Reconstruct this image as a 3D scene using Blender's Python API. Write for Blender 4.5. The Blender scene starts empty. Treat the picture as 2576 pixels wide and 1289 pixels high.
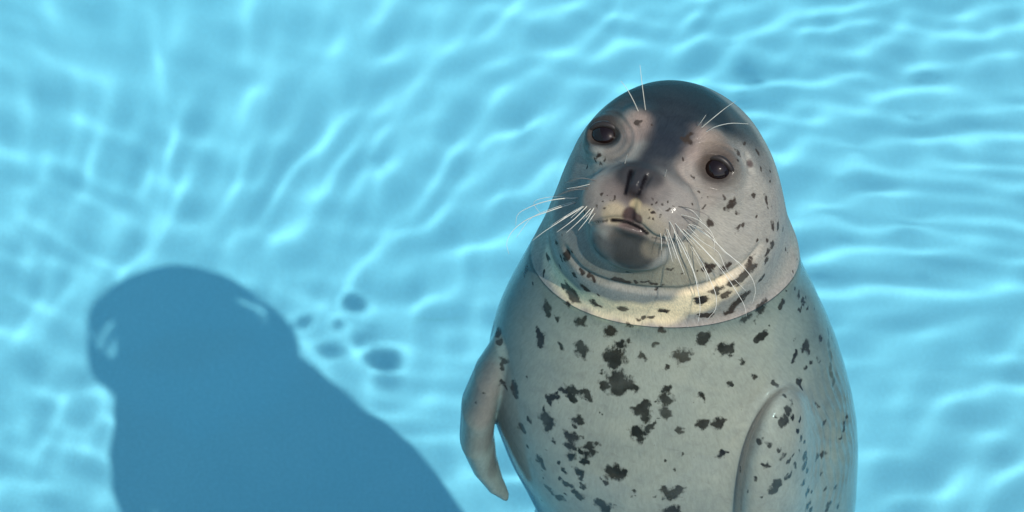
import bpy, math, random
import numpy as np
from mathutils import Vector

# ------------------------------------------------------------------ camera, sky, sun, exposure
scene = bpy.context.scene
SCALE = 100.0                                 # one Blender unit is 1 cm
scene.unit_settings.scale_length = 1 / SCALE
COL = scene.collection
PITCH, DIST, PXM = math.radians(42), 4.0, 2600.0
RIGHT = np.array([1.0, 0, 0])
FWD = np.array([0, math.cos(PITCH), -math.sin(PITCH)])
UP = np.array([0, math.sin(PITCH), math.cos(PITCH)])
CAM = -(1660 - 1288) / PXM * RIGHT - (644.5 - 640) / PXM * UP - DIST * FWD

cam_data = bpy.data.cameras.new('camera')
cam = bpy.data.objects.new('camera', cam_data)
COL.objects.link(cam)
cam.location = CAM * SCALE
cam.rotation_euler = (math.pi / 2 - PITCH, 0, 0)
cam_data.sensor_width = 36
cam_data.lens = 36 * DIST / (2576 / PXM)
cam_data.clip_end = 20000
cam_data.dof.use_dof = True
cam_data.dof.focus_distance = (DIST - 0.13) * SCALE
cam_data.dof.aperture_fstop = 12.0 / SCALE
scene.camera = cam

SUN_EL = math.radians(45.0)
SUN_H = np.array([0.424, -0.906])            # horizontal direction towards the sun
SUN_H /= np.linalg.norm(SUN_H)
TO_SUN = np.array([SUN_H[0] * math.cos(SUN_EL), SUN_H[1] * math.cos(SUN_EL), math.sin(SUN_EL)])

world = bpy.data.worlds.new('World')
scene.world = world
world.use_nodes = True
wn = world.node_tree
sky = wn.nodes.new('ShaderNodeTexSky')
sky.sky_type = 'NISHITA'
sky.sun_disc = False
sky.sun_elevation = SUN_EL
sky.sun_rotation = math.atan2(SUN_H[0], SUN_H[1])
wn.links.new(sky.outputs[0], wn.nodes['Background'].inputs[0])
wn.nodes['Background'].inputs[1].default_value = 0.15

sun_data = bpy.data.lights.new('sun', 'SUN')
sun = bpy.data.objects.new('sun', sun_data)
COL.objects.link(sun)
sun_data.energy = 3.3
sun_data.angle = math.radians(0.42)
sun_data.color = (1.0, 0.95, 0.86)
sun_data.cycles.is_caustics_light = True
sun.rotation_euler = Vector(TO_SUN).to_track_quat('Z', 'Y').to_euler()
sun.location = TO_SUN * 800

vs = scene.view_settings
vs.view_transform = 'Standard'
vs.look = 'None'
vs.exposure = 0.25
vs.gamma = 1.0
vs.use_curve_mapping = False
cy = scene.cycles
cy.use_denoising = True
cy.caustics_reflective = False
cy.caustics_refractive = True
cy.blur_glossy = 0.0
cy.max_bounces = 10
cy.transmission_bounces = 8
cy.glossy_bounces = 4
cy.diffuse_bounces = 4
cy.sample_clamp_indirect = 6.0

WATER_BEND = 1.06
DEPTH = 1.5                                   # pool depth
rng = np.random.default_rng(7)

# ------------------------------------------------------------------ helpers
def link(o, parent=None):
    COL.objects.link(o)
    if parent is not None:
        o.parent = parent
    return o

def mesh_obj(name, verts, faces, mat, parent=None, smooth=False):
    me = bpy.data.meshes.new(name)
    verts = np.asarray(verts, dtype=np.float32) * SCALE
    if isinstance(faces, np.ndarray) and faces.ndim == 2:
        n, k = faces.shape
        me.vertices.add(len(verts)); me.vertices.foreach_set('co', verts.ravel())
        me.loops.add(n * k); me.loops.foreach_set('vertex_index', faces.astype(np.int32).ravel())
        me.polygons.add(n); me.polygons.foreach_set('loop_start', np.arange(0, n * k, k, dtype=np.int32))
        me.update(calc_edges=True)
        me.validate()
    else:
        me.from_pydata([tuple(map(float, v)) for v in verts], [], [tuple(map(int, f)) for f in faces])
        me.update()
    if smooth:
        me.polygons.foreach_set('use_smooth', np.ones(len(me.polygons), dtype=bool))
    me.materials.append(mat)
    return link(bpy.data.objects.new(name, me), parent)

def material(name):
    m = bpy.data.materials.new(name)
    m.use_nodes = True
    nt = m.node_tree
    return m, nt, nt.nodes['Principled BSDF']

def node(nt, kind, **kw):
    n = nt.nodes.new(kind)
    for k, v in kw.items():
        if k == 'ins':
            for i, val in v.items():
                n.inputs[i].default_value = val
        else:
            setattr(n, k, v)
    return n

def ramp(nt, src, stops):
    r = nt.nodes.new('ShaderNodeValToRGB')
    e = r.color_ramp.elements
    while len(e) < len(stops):
        e.new(0.5)
    for el, (p, c) in zip(e, stops):
        el.position = p
        el.color = (*c, 1) if len(c) == 3 else c
    nt.links.new(src, r.inputs[0])
    return r

def structure(o):
    o['kind'] = 'structure'
    return o

# ------------------------------------------------------------------ pool
def pool_paint():
    m, nt, b = material('pool_paint')
    tc = node(nt, 'ShaderNodeTexCoord')
    n1 = node(nt, 'ShaderNodeTexNoise', ins={'Scale': 0.022, 'Detail': 5, 'Roughness': 0.6})
    nt.links.new(tc.outputs['Object'], n1.inputs['Vector'])
    r1 = ramp(nt, n1.outputs['Fac'], [(0.3, (0.29, 0.62, 0.755)), (0.7, (0.345, 0.675, 0.805))])
    n2 = node(nt, 'ShaderNodeTexNoise', ins={'Scale': 2.6, 'Detail': 3, 'Roughness': 0.7})
    nt.links.new(tc.outputs['Object'], n2.inputs['Vector'])
    r2 = ramp(nt, n2.outputs['Fac'], [(0.3, (0.84, 0.84, 0.84)), (0.6, (1.0, 1.0, 1.0)), (0.78, (1.22, 1.20, 1.16))])
    mx = node(nt, 'ShaderNodeMix', data_type='RGBA', blend_type='MULTIPLY', ins={0: 1.0})
    nt.links.new(r1.outputs[0], mx.inputs[6]); nt.links.new(r2.outputs[0], mx.inputs[7])
    # sparse olive algae smears
    mp = node(nt, 'ShaderNodeMapping', ins={'Scale': (2.0, 9.0, 1.0)})
    nt.links.new(tc.outputs['Object'], mp.inputs['Vector'])
    n3 = node(nt, 'ShaderNodeTexNoise', ins={'Scale': 0.016, 'Detail': 6, 'Roughness': 0.7})
    nt.links.new(mp.outputs[0], n3.inputs['Vector'])
    r3 = ramp(nt, n3.outputs['Fac'], [(0.66, (0, 0, 0)), (0.76, (0.55, 0.55, 0.55))])
    mx2 = node(nt, 'ShaderNodeMix', data_type='RGBA', ins={7: (0.16, 0.42, 0.40, 1)})
    nt.links.new(r3.outputs[0], mx2.inputs[0]); nt.links.new(mx.outputs[2], mx2.inputs[6])
    nt.links.new(mx2.outputs[2], b.inputs['Base Color'])
    b.inputs['Roughness'].default_value = 0.8
    b.inputs['Specular IOR Level'].default_value = 0.1
    return m

PAINT = pool_paint()
X0, X1, Y0, Y1 = -1.5, 2.8, -2.6, 2.9

def grid_sheet(name, xs, ys, zfun, mat, smooth=True):
    X, Y = np.meshgrid(xs, ys)
    V = np.stack([X, Y, zfun(X, Y)], -1).reshape(-1, 3)
    nx, ny = len(xs), len(ys)
    i = (np.arange(ny - 1)[:, None] * nx + np.arange(nx - 1)[None]).ravel()
    F = np.stack([i, i + 1, i + 1 + nx, i + nx], -1)
    return mesh_obj(name, V, F, mat, smooth=smooth)

floor = structure(grid_sheet('pool_floor', np.linspace(X0, X1, 25), np.linspace(Y0, Y1, 25),
                             lambda X, Y: np.full_like(X, -DEPTH), PAINT))
floor.cycles.is_caustics_receiver = True

def box(name, lo, hi, mat):
    (a, b, c), (d, e, f) = lo, hi
    V = [(a, b, c), (d, b, c), (d, e, c), (a, e, c), (a, b, f), (d, b, f), (d, e, f), (a, e, f)]
    Fc = [(0, 3, 2, 1), (4, 5, 6, 7), (0, 1, 5, 4), (1, 2, 6, 5), (2, 3, 7, 6), (3, 0, 4, 7)]
    return mesh_obj(name, V, Fc, mat)

# the tank: a low front edge to look over, other walls unseen, raised and drawn in to throw teal fill
for nm, lo, hi in [('pool_wall', (X0 - .25, Y0 - .25, -DEPTH - .1), (X1 + .25, Y0, 0.30)),
                   ('pool_wall', (X0 - .25, Y1, -DEPTH - .1), (X1 + .25, Y1 + .25, 1.70)),
                   ('pool_wall', (X0 - .25, Y0, -DEPTH - .1), (X0, Y1, 1.70)),
                   ('pool_wall', (X1, Y0, -DEPTH - .1), (X1 + .25, Y1, 1.20))]:
    w = structure(box(nm, lo, hi, PAINT))
    w.cycles.is_caustics_receiver = True

EDDIES = [(0.247, 0.046, 0.0125, 0.0012), (0.199, 0.160, 0.0095, 0.0007), (0.127, 0.126, 0.007, 0.00035), (0.177, 0.114, 0.007, 0.0003),
          (0.167, 0.067, 0.011, 0.0005), (0.209, 0.090, 0.010, 0.0004), (0.251, -0.001, 0.012, 0.0005)]
def water_height(X, Y):
    Z = np.zeros_like(X)
    # domain warp keeps the trains from looking periodic
    wx = 0.10 * np.sin(2.3 * X + 1.7 * Y + 0.4) + 0.06 * np.sin(4.1 * Y - 3.1 * X + 2.0)
    wy = 0.10 * np.sin(1.9 * Y - 2.2 * X + 1.1) + 0.06 * np.sin(3.7 * X + 2.9 * Y + 0.7)
    A, B = X + wx, Y + wy
    r = np.random.default_rng(44)
    for lam, curv, n, spread in [(0.33, 0.08, 6, 0.6), (0.20, 0.28, 8, 0.6), (0.12, 0.43, 9, 0.7), (0.072, 0.52, 10, 0.85), (0.05, 0.42, 8, 1.0)]:
        for i in range(n):
            th = math.radians(127) + r.normal(0, spread)
            l = lam * r.uniform(0.75, 1.3)
            k = 2 * math.pi / l
            amp = curv / (k * k) * r.uniform(0.6, 1.3)
            ph = r.uniform(0, 6.28)
            env = 0.65 + 0.35 * np.sin(r.uniform(0.6, 1.6) * X + r.uniform(0.6, 1.6) * Y + r.uniform(0, 6.28))
            Z += amp * env * np.sin(k * (A * math.cos(th) + B * math.sin(th)) + ph)
    R = np.hypot((X - 0.005), (Y - 0.01) * 1.1)
    Z *= 1 - 0.65 * np.exp(-(R / 0.33) ** 2)
    # ring waves leaving the animal
    ang = np.arctan2(Y - 0.01, X - 0.005)
    Z += 0.00022 * (0.6 + 0.4 * np.sin(2 * ang + 1.0)) * np.sin(2 * math.pi * R / 0.068 + 0.8 * np.sin(3 * ang)) * np.exp(-((R - 0.17) / 0.09) ** 2)
    # little eddies left by the flipper stroke
    for ex, ey, es, ed in EDDIES:
        Z -= ed * np.exp(-((X - ex) ** 2 + (Y - ey) ** 2) / (2 * es * es))
    fade = np.clip((5.0 - np.hypot(X, Y - 0.5)) / 2.0, 0.3, 1)
    return Z * fade

def spaced(a, b, c0, c1, f0, f1, fine, mid, coarse):
    out = [a]
    while out[-1] < b:
        x = out[-1]
        if c0 <= x < c1: s = fine
        elif f0 <= x < f1: s = mid
        else:
            d = max(f0 - x, x - f1, 0)
            s = min(coarse, mid + 0.12 * d)
            if x < f0: s = min(s, max(f0 - x, mid))
        if x < c0 < x + s: s = c0 - x if c0 - x > 1e-4 else fine
        out.append(x + s)
    out[-1] = b
    return np.array(out)

def water_material():
    m = bpy.data.materials.new('pool_water')
    m.use_nodes = True
    nt = m.node_tree
    nt.nodes.remove(nt.nodes['Principled BSDF'])
    g = node(nt, 'ShaderNodeBsdfRefraction', ins={'Color': (0.775, 0.955, 0.975, 1), 'Roughness': 0.0, 'IOR': WATER_BEND})
    r = node(nt, 'ShaderNodeBsdfGlossy', ins={'Color': (1, 1, 1, 1), 'Roughness': 0.0})
    f = node(nt, 'ShaderNodeFresnel', ins={'IOR': 1.333})
    mx = node(nt, 'ShaderNodeMixShader')
    nt.links.new(f.outputs[0], mx.inputs[0])
    nt.links.new(g.outputs[0], mx.inputs[1]); nt.links.new(r.outputs[0], mx.inputs[2])
    nt.links.new(mx.outputs[0], nt.nodes['Material Output'].inputs['Surface'])
    return m

WATER = water_material()
xs = spaced(X0, X1, -0.24, 0.24, -1.5, 2.0, 0.004, 0.008, 0.25)
ys = spaced(Y0, Y1, -0.24, 0.24, -1.7, 1.7, 0.004, 0.008, 0.25)
water = structure(grid_sheet('pool_water', xs, ys, water_height, WATER))
water.cycles.is_caustics_caster = True
print('water', len(xs), len(ys))

# ------------------------------------------------------------------ seal: implicit surface
def smin(a, b, k):
    h = np.clip(0.5 + 0.5 * (b - a) / k, 0, 1)
    return b * (1 - h) + a * h - k * h * (1 - h)

def smax(a, b, k):
    return -smin(-a, -b, k)

# rows: right, up and forward of the lifted face, and of the skull behind it
HEAD = np.array([[ 0.938735, -0.333839, -0.085606],
 [ 0.292372,  0.639893,  0.710673],
 [-0.182472, -0.692162,  0.698295]])
SKULL = np.array([[ 1.      ,  0.      ,  0.      ],
 [ 0.      ,  0.669131,  0.743145],
 [-0.      , -0.743145,  0.669131]])

def ell(P, c, r, B=HEAD):
    q = (P - c) @ B.T
    k0 = np.sqrt(((q / r) ** 2).sum(-1)) + 1e-9
    k1 = np.sqrt(((q / (np.asarray(r) ** 2)) ** 2).sum(-1)) + 1e-9
    return k0 * (k0 - 1) / k1

def capsule(P, pts, rad):
    d = np.full(len(P), 9.0)
    for (a, ra), (b, rb) in zip(zip(pts[:-1], rad[:-1]), zip(pts[1:], rad[1:])):
        ab = b - a
        t = np.clip(((P - a) @ ab) / (ab @ ab), 0, 1)
        d = np.minimum(d, np.linalg.norm(P - a - t[:, None] * ab, axis=1) - (ra + (rb - ra) * t))
    return d

# z, centre x, centre y, half width, half depth of the trunk
TRUNK = np.array([
    [0.120, 0.010, 0.010, 0.074, 0.070],
    [0.082, 0.009, 0.006, 0.092, 0.087],
    [0.040, 0.006, 0.004, 0.114, 0.097],
    [0.010, 0.006, 0.003, 0.127, 0.101],
    [-0.023, 0.003, 0.003, 0.136, 0.110],
    [-0.080, 0.003, 0.004, 0.155, 0.128],
    [-0.139, 0.006, 0.006, 0.171, 0.145],
    [-0.210, 0.014, 0.012, 0.180, 0.160],
    [-0.270, 0.024, 0.019, 0.180, 0.166],
    [-0.331, 0.035, 0.027, 0.174, 0.166],
    [-0.400, 0.046, 0.036, 0.166, 0.163],
    [-0.520, 0.038, 0.045, 0.168, 0.166],
    [-0.670, 0.006, 0.050, 0.176, 0.170],
    [-0.820, -0.030, 0.055, 0.172, 0.162],
    [-0.970, -0.055, 0.062, 0.144, 0.140],
    [-1.120, -0.068, 0.068, 0.100, 0.102],
    [-1.240, -0.078, 0.074, 0.060, 0.064],
    [-1.320, -0.082, 0.078, 0.036, 0.040]])

def catmull(zq, col):
    z = TRUNK[::-1, 0]; f = TRUNK[::-1, col]
    m = np.gradient(f, z)
    i = np.clip(np.searchsorted(z, zq) - 1, 0, len(z) - 2)
    h = z[i + 1] - z[i]
    t = np.clip((zq - z[i]) / h, 0, 1)
    return ((2 * t ** 3 - 3 * t ** 2 + 1) * f[i] + (t ** 3 - 2 * t ** 2 + t) * h * m[i]
            + (-2 * t ** 3 + 3 * t ** 2) * f[i + 1] + (t ** 3 - t ** 2) * h * m[i + 1])

def trunk(P):
    z = P[:, 2]
    cx, cyy, rx, ry = [catmull(z, k) for k in (1, 2, 3, 4)]
    e = np.sqrt(((P[:, 0] - cx) / rx) ** 2 + ((P[:, 1] - cyy) / ry) ** 2)
    d = (e - 1) * np.minimum(rx, ry) * 0.93
    top = z - 0.118
    bot = -1.32 - z
    return np.maximum(smax(d, top, 0.03), bot)

def basis(long, flat):
    """rows: width, long axis, thin axis"""
    l = np.asarray(long, float); l = l / np.linalg.norm(l)
    t = np.asarray(flat, float); t = t - l * (t @ l); t = t / np.linalg.norm(t)
    return np.stack([np.cross(t, l), l, t])

def head_base(P, d):
    """skull, cheeks, throat and the mass of the snout"""
    d = smin(d, ell(P, np.array([0.0094, -0.0003, 0.0819]), (0.087, 0.105, 0.106), SKULL), 0.05)
    d = smin(d, ell(P, np.array([0.0499, -0.0406, 0.0745]), (0.044, 0.058, 0.062), SKULL), 0.05)
    d = smin(d, ell(P, np.array([-0.0481, -0.0406, 0.0745]), (0.040, 0.054, 0.062), SKULL), 0.05)
    # heavy throat roll that overhangs the neck
    d = smin(d, ell(P, np.array([-0.0033, -0.0553, 0.0761]), (0.094, 0.056, 0.070), SKULL), 0.032)
    # forehead, bridge and snout
    d = smin(d, ell(P, np.array([-0.0042, -0.0253, 0.1483]), (0.060, 0.050, 0.050)), 0.05)
    d = smin(d, ell(P, np.array([-0.0154, -0.0664, 0.1504]), (0.041, 0.042, 0.054)), 0.032)
    d = smin(d, ell(P, np.array([-0.0231, -0.0887, 0.1256]), (0.048, 0.042, 0.052)), 0.028)
    return d

EYE_L = np.array([-0.0557, -0.0377, 0.1817])
EYE_R = np.array([0.0456, -0.0695, 0.1686])
FEAT = {
    'chin': np.array([-0.0343, -0.1254, 0.1256]),
    'padl': np.array([-0.0509, -0.1106, 0.1645]),
    'padr': np.array([-0.0058, -0.1224, 0.1641]),
    'nose': np.array([-0.0270, -0.1077, 0.1842]),
    'browl': np.array([-0.0235, -0.0305, 0.1952]),
    'browr': np.array([0.0339, -0.0440, 0.1844]),
    'bagl': np.array([-0.0522, -0.0545, 0.1752]),
    'bagr': np.array([0.0437, -0.0775, 0.1465]),
    'earl': np.array([-0.0638, 0.0047, 0.1689]),
    'earr': np.array([0.0791, -0.0445, 0.1540]),
}
EAR_R = [np.array([0.0770, -0.0382, 0.1583]), np.array([0.0801, -0.0512, 0.1500])]
EAR_L = [np.array([-0.0606, 0.0274, 0.1567]), np.array([-0.0682, 0.0060, 0.1619])]

PADS = (('padl', (0.029, 0.029, 0.025), 0.014), ('padr', (0.036, 0.032, 0.026), 0.014),
        ('nose', (0.023, 0.016, 0.018), 0.013), ('chin', (0.036, 0.023, 0.026), 0.013))
def head_pads(P, d):
    for k, r, b in PADS:
        d = smin(d, ell(P, FEAT[k], r), b)
    return d
NOSE = np.array([-0.0308, -0.1222, 0.1959])
CLEFT = [np.array([-0.0322, -0.1296, 0.1850]),
         np.array([-0.0347, -0.1352, 0.1754]),
         np.array([-0.0361, -0.1386, 0.1678])]
MOUTH = [np.array([-0.0713, -0.1231, 0.1472]),
         np.array([-0.0614, -0.1359, 0.1629]),
         np.array([-0.0484, -0.1377, 0.1664]),
         np.array([-0.0368, -0.1397, 0.1648]),
         np.array([-0.0252, -0.1454, 0.1631]),
         np.array([-0.0143, -0.1505, 0.1559]),
         np.array([0.0033, -0.1508, 0.1504]),
         np.array([0.0240, -0.1204, 0.1256])]
FOLD = [np.array([-0.0920, -0.0885, 0.0837]),
         np.array([-0.0782, -0.1026, 0.0722]),
         np.array([-0.0512, -0.1161, 0.0674]),
         np.array([-0.0196, -0.1214, 0.0642]),
         np.array([0.0138, -0.1222, 0.0634]),
         np.array([0.0471, -0.1198, 0.0718]),
         np.array([0.0739, -0.1086, 0.0838]),
         np.array([0.0882, -0.0942, 0.0937])]
LIP = np.array([-0.0360, -0.1373, 0.1569])

def head_detail(P, d):
    d = head_pads(P, d)
    # brow pads and lower-lid bags
    for k, r in (('browl', (0.016, 0.011, 0.016)), ('browr', (0.016, 0.011, 0.016)), ('bagl', (0.020, 0.010, 0.017)), ('bagr', (0.022, 0.010, 0.017))):
        d = smin(d, ell(P, FEAT[k], r), 0.014)
    for E in (EYE_L, EYE_R):
        q = (P - E) @ HEAD.T
        d = smin(d, np.linalg.norm(P - (E - HEAD[2] * 0.013), axis=1) - 0.0215, 0.012)
        lid = np.sqrt((q[:, 0] / 0.0155) ** 2 + ((q[:, 1] + 0.0004) / 0.0118) ** 2)
        # shallow bowl that the eyeball fills, and fine wrinkles round it
        d = d + 0.011 * np.clip(1.12 - lid, 0, 1) * (q[:, 2] > -0.02)
        w = np.exp(-((lid - 1.9) / 0.5) ** 2) * (q[:, 2] > -0.03)
        d = d + 0.00045 * np.sin(lid * 11 + 1.2 * np.sin(3 * np.arctan2(q[:, 1], q[:, 0]))) * w
    # nostrils: two slanting slits
    for s in (-1, 1):
        a = NOSE + HEAD[0] * s * 0.0062 - HEAD[1] * 0.012 + HEAD[2] * 0.001
        m = NOSE + HEAD[0] * s * 0.0070 - HEAD[1] * 0.002 + HEAD[2] * 0.001
        b = NOSE + HEAD[0] * s * 0.0085 + HEAD[1] * 0.011 - HEAD[2] * 0.005
        d = smax(d, -capsule(P, [a, m, b], [0.0012, 0.0024, 0.0034]), 0.004)
    d = smax(d, -capsule(P, CLEFT, [0.0022, 0.0026, 0.0030]), 0.006)
    d = smin(d, ell(P, LIP, (0.014, 0.006, 0.009)), 0.005)
    d = smax(d, -capsule(P, MOUTH, [0.0016, 0.0022, 0.0030, 0.0034, 0.0034, 0.0030, 0.0024, 0.0014]), 0.004)
    # crease between the throat roll and the neck
    d = smax(d, -capsule(P, FOLD, [0.0002, 0.0008, 0.0013, 0.0016, 0.0016, 0.0013, 0.0008, 0.0002]), 0.009)
    for e in (EAR_L, EAR_R):
        d = smax(d, -capsule(P, e, [0.0020, 0.0020]), 0.005)
    return d

FLIP_L = [(-0.152, -0.024, -0.110), (-0.166, -0.030, -0.150), (-0.176, -0.036, -0.190), (-0.178, -0.041, -0.228), (-0.171, -0.046, -0.262), (-0.161, -0.050, -0.290), (-0.149, -0.053, -0.312)]

def seal_sdf(P):
    d = trunk(P)
    lo = P[:, 2] < -1.15
    if lo.any():            # hind flippers, off the bottom of the picture
        for s in (-1, 1):
            d[lo] = smin(d[lo], ell(P[lo], np.array([-0.08 + s * 0.045, 0.08, -1.38]), (0.016, 0.045, 0.09), np.eye(3)), 0.04)
    hd = P[:, 2] > -0.07
    if hd.any():
        d[hd] = head_detail(P[hd], head_base(P[hd], d[hd]))
    fl = (P[:, 2] < 0.02) & (P[:, 2] > -0.42)
    if fl.any():            # fore flippers
        Q, e = P[fl], d[fl]
        K = np.array([1.0, 0.48, 1.0])
        e = smin(e, capsule(Q * K, [np.array(p) * K for p in FLIP_L], [0.010, 0.015, 0.0175, 0.0170, 0.0130, 0.0085, 0.003]), 0.005)
        e = smin(e, ell(Q, np.array([0.117, -0.106, -0.238]), (0.066, 0.150, 0.030), basis((0.03, 0.10, -1), (1.32, -0.73, 0))), 0.013)
        # skin wrinkles behind the right flipper
        g = np.exp(-((Q - (0.168, -0.055, -0.215)) ** 2 / np.array((0.05, 0.035, 0.075)) ** 2).sum(1))
        e = e + 0.0016 * g * np.sin(Q[:, 1] * 480 + Q[:, 0] * 150 + 1.6 * np.sin(Q[:, 2] * 75)) * (0.6 + 0.4 * np.sin(Q[:, 2] * 190 + Q[:, 1] * 260))
        d[fl] = e
    return d

def surface_nets(f, ax):
    n = [len(a) for a in ax]
    G = np.stack(np.meshgrid(*ax, indexing='ij'), -1).reshape(-1, 3)
    val = np.concatenate([f(c) for c in np.array_split(G, max(1, len(G) // 100000))]).reshape(n)
    ins = val < 0
    cnt = np.zeros([k - 1 for k in n], int)
    acc = np.zeros([k - 1 for k in n] + [3])
    corner = [(i, j, k) for i in (0, 1) for j in (0, 1) for k in (0, 1)]
    sl = lambda o: tuple(slice(o[a], n[a] - 1 + o[a]) for a in range(3))
    for a in corner:
        for axis in range(3):
            if a[axis] == 0:
                b = list(a); b[axis] = 1
                va, vb = val[sl(a)], val[sl(b)]
                cr = (va < 0) != (vb < 0)
                t = np.where(cr, va / np.where(cr, va - vb, 1), 0)
                off = np.array(a, float)[None, None, None] + t[..., None] * (np.array(b) - np.array(a))
                acc += np.where(cr[..., None], off, 0)
                cnt += cr
    act = cnt > 0
    idx = -np.ones(act.shape, int)
    idx[act] = np.arange(act.sum())
    cells = np.argwhere(act)
    frac = acc[act] / cnt[act][:, None]
    V = np.stack([ax[i][cells[:, i]] + frac[:, i] * (ax[i][cells[:, i] + 1] - ax[i][cells[:, i]]) for i in range(3)], -1)
    Fs = []
    for axis in range(3):
        a1, a2 = (axis + 1) % 3, (axis + 2) % 3
        s0 = [slice(0, n[i]) for i in range(3)]; s1 = list(s0)
        s0[axis] = slice(0, n[axis] - 1); s1[axis] = slice(1, n[axis])
        i0, i1 = ins[tuple(s0)], ins[tuple(s1)]
        e = np.argwhere(i0 != i1)
        e = e[(e[:, a1] > 0) & (e[:, a2] > 0) & (e[:, a1] < n[a1] - 1) & (e[:, a2] < n[a2] - 1)]
        flip = ~i0[tuple(e.T)]
        q = []
        for d1, d2 in ((-1, -1), (0, -1), (0, 0), (-1, 0)):
            c = e.copy(); c[:, a1] += d1; c[:, a2] += d2
            q.append(idx[tuple(c.T)])
        q = np.stack(q, -1)
        q[flip] = q[flip][:, ::-1]
        Fs.append(q)
    return V, np.concatenate(Fs)

def project(f, V, it):
    for _ in range(it):
        e = 4e-4
        d = f(V)
        g = np.stack([(f(V + np.eye(3)[i] * e) - d) / e for i in range(3)], -1)
        g2 = (g ** 2).sum(1) + 1e-6
        step = -(d / g2)[:, None] * g
        ln = np.linalg.norm(step, axis=1, keepdims=True)
        V = V + step * np.minimum(1, 0.004 / (ln + 1e-9))
    return V

def relax(V, F, lam=0.5):
    """one tangent-ish smoothing pass: spreads verts evenly before projection"""
    S = np.zeros_like(V); c = np.zeros(len(V))
    for i in range(4):
        for j in (1, 3):
            np.add.at(S, F[:, i], V[F[:, (i + j) % 4]]); np.add.at(c, F[:, i], 1)
    return V + lam * (S / c[:, None] - V)

def subdivide(V, F):
    n = len(V)
    E = np.concatenate([F[:, [i, (i + 1) % 4]] for i in range(4)])
    Es = np.sort(E, 1)
    key = Es[:, 0] * n + Es[:, 1]
    uq, first, inv = np.unique(key, return_index=True, return_inverse=True)
    mid = V[Es[first]].mean(1)
    cen = V[F].mean(1)
    m = len(F)
    e = [inv[i * m:(i + 1) * m] + n for i in range(4)]
    c = np.arange(m) + n + len(uq)
    Fn = np.concatenate([np.stack([F[:, i], e[i], c, e[(i + 3) % 4]], -1) for i in range(4)])
    return np.concatenate([V, mid, cen]), Fn

def build_seal_mesh():
    def axis(*seg):
        out = [seg[0]]
        for end, h in zip(seg[1::2], seg[2::2]):
            m = max(1, int(round((end - out[-1]) / h)))
            out += list(out[-1] + (end - out[-1]) * np.arange(1, m + 1) / m)
        return np.array(out)
    ax = [axis(-0.27, -0.21, 0.010, 0.15, 0.0058, 0.27, 0.010),
          axis(-0.26, -0.22, 0.010, 0.02, 0.0060, 0.31, 0.011),
          axis(-1.49, -0.42, 0.024, 0.0, 0.010, 0.27, 0.0058)]
    V, F = surface_nets(seal_sdf, ax)
    V = project(seal_sdf, V, 2)
    for k in range(2):
        V, F = subdivide(V, F)
        V = relax(V, F)
        V = project(seal_sdf, V, 2)
    return V, F

seal = link(bpy.data.objects.new('seal', None))
seal['label'] = 'spotted grey harbour seal upright in the pool with its head above the water'
seal['category'] = 'seal'
SV, SF = build_seal_mesh()
print('seal', len(SV), len(SF))
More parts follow.
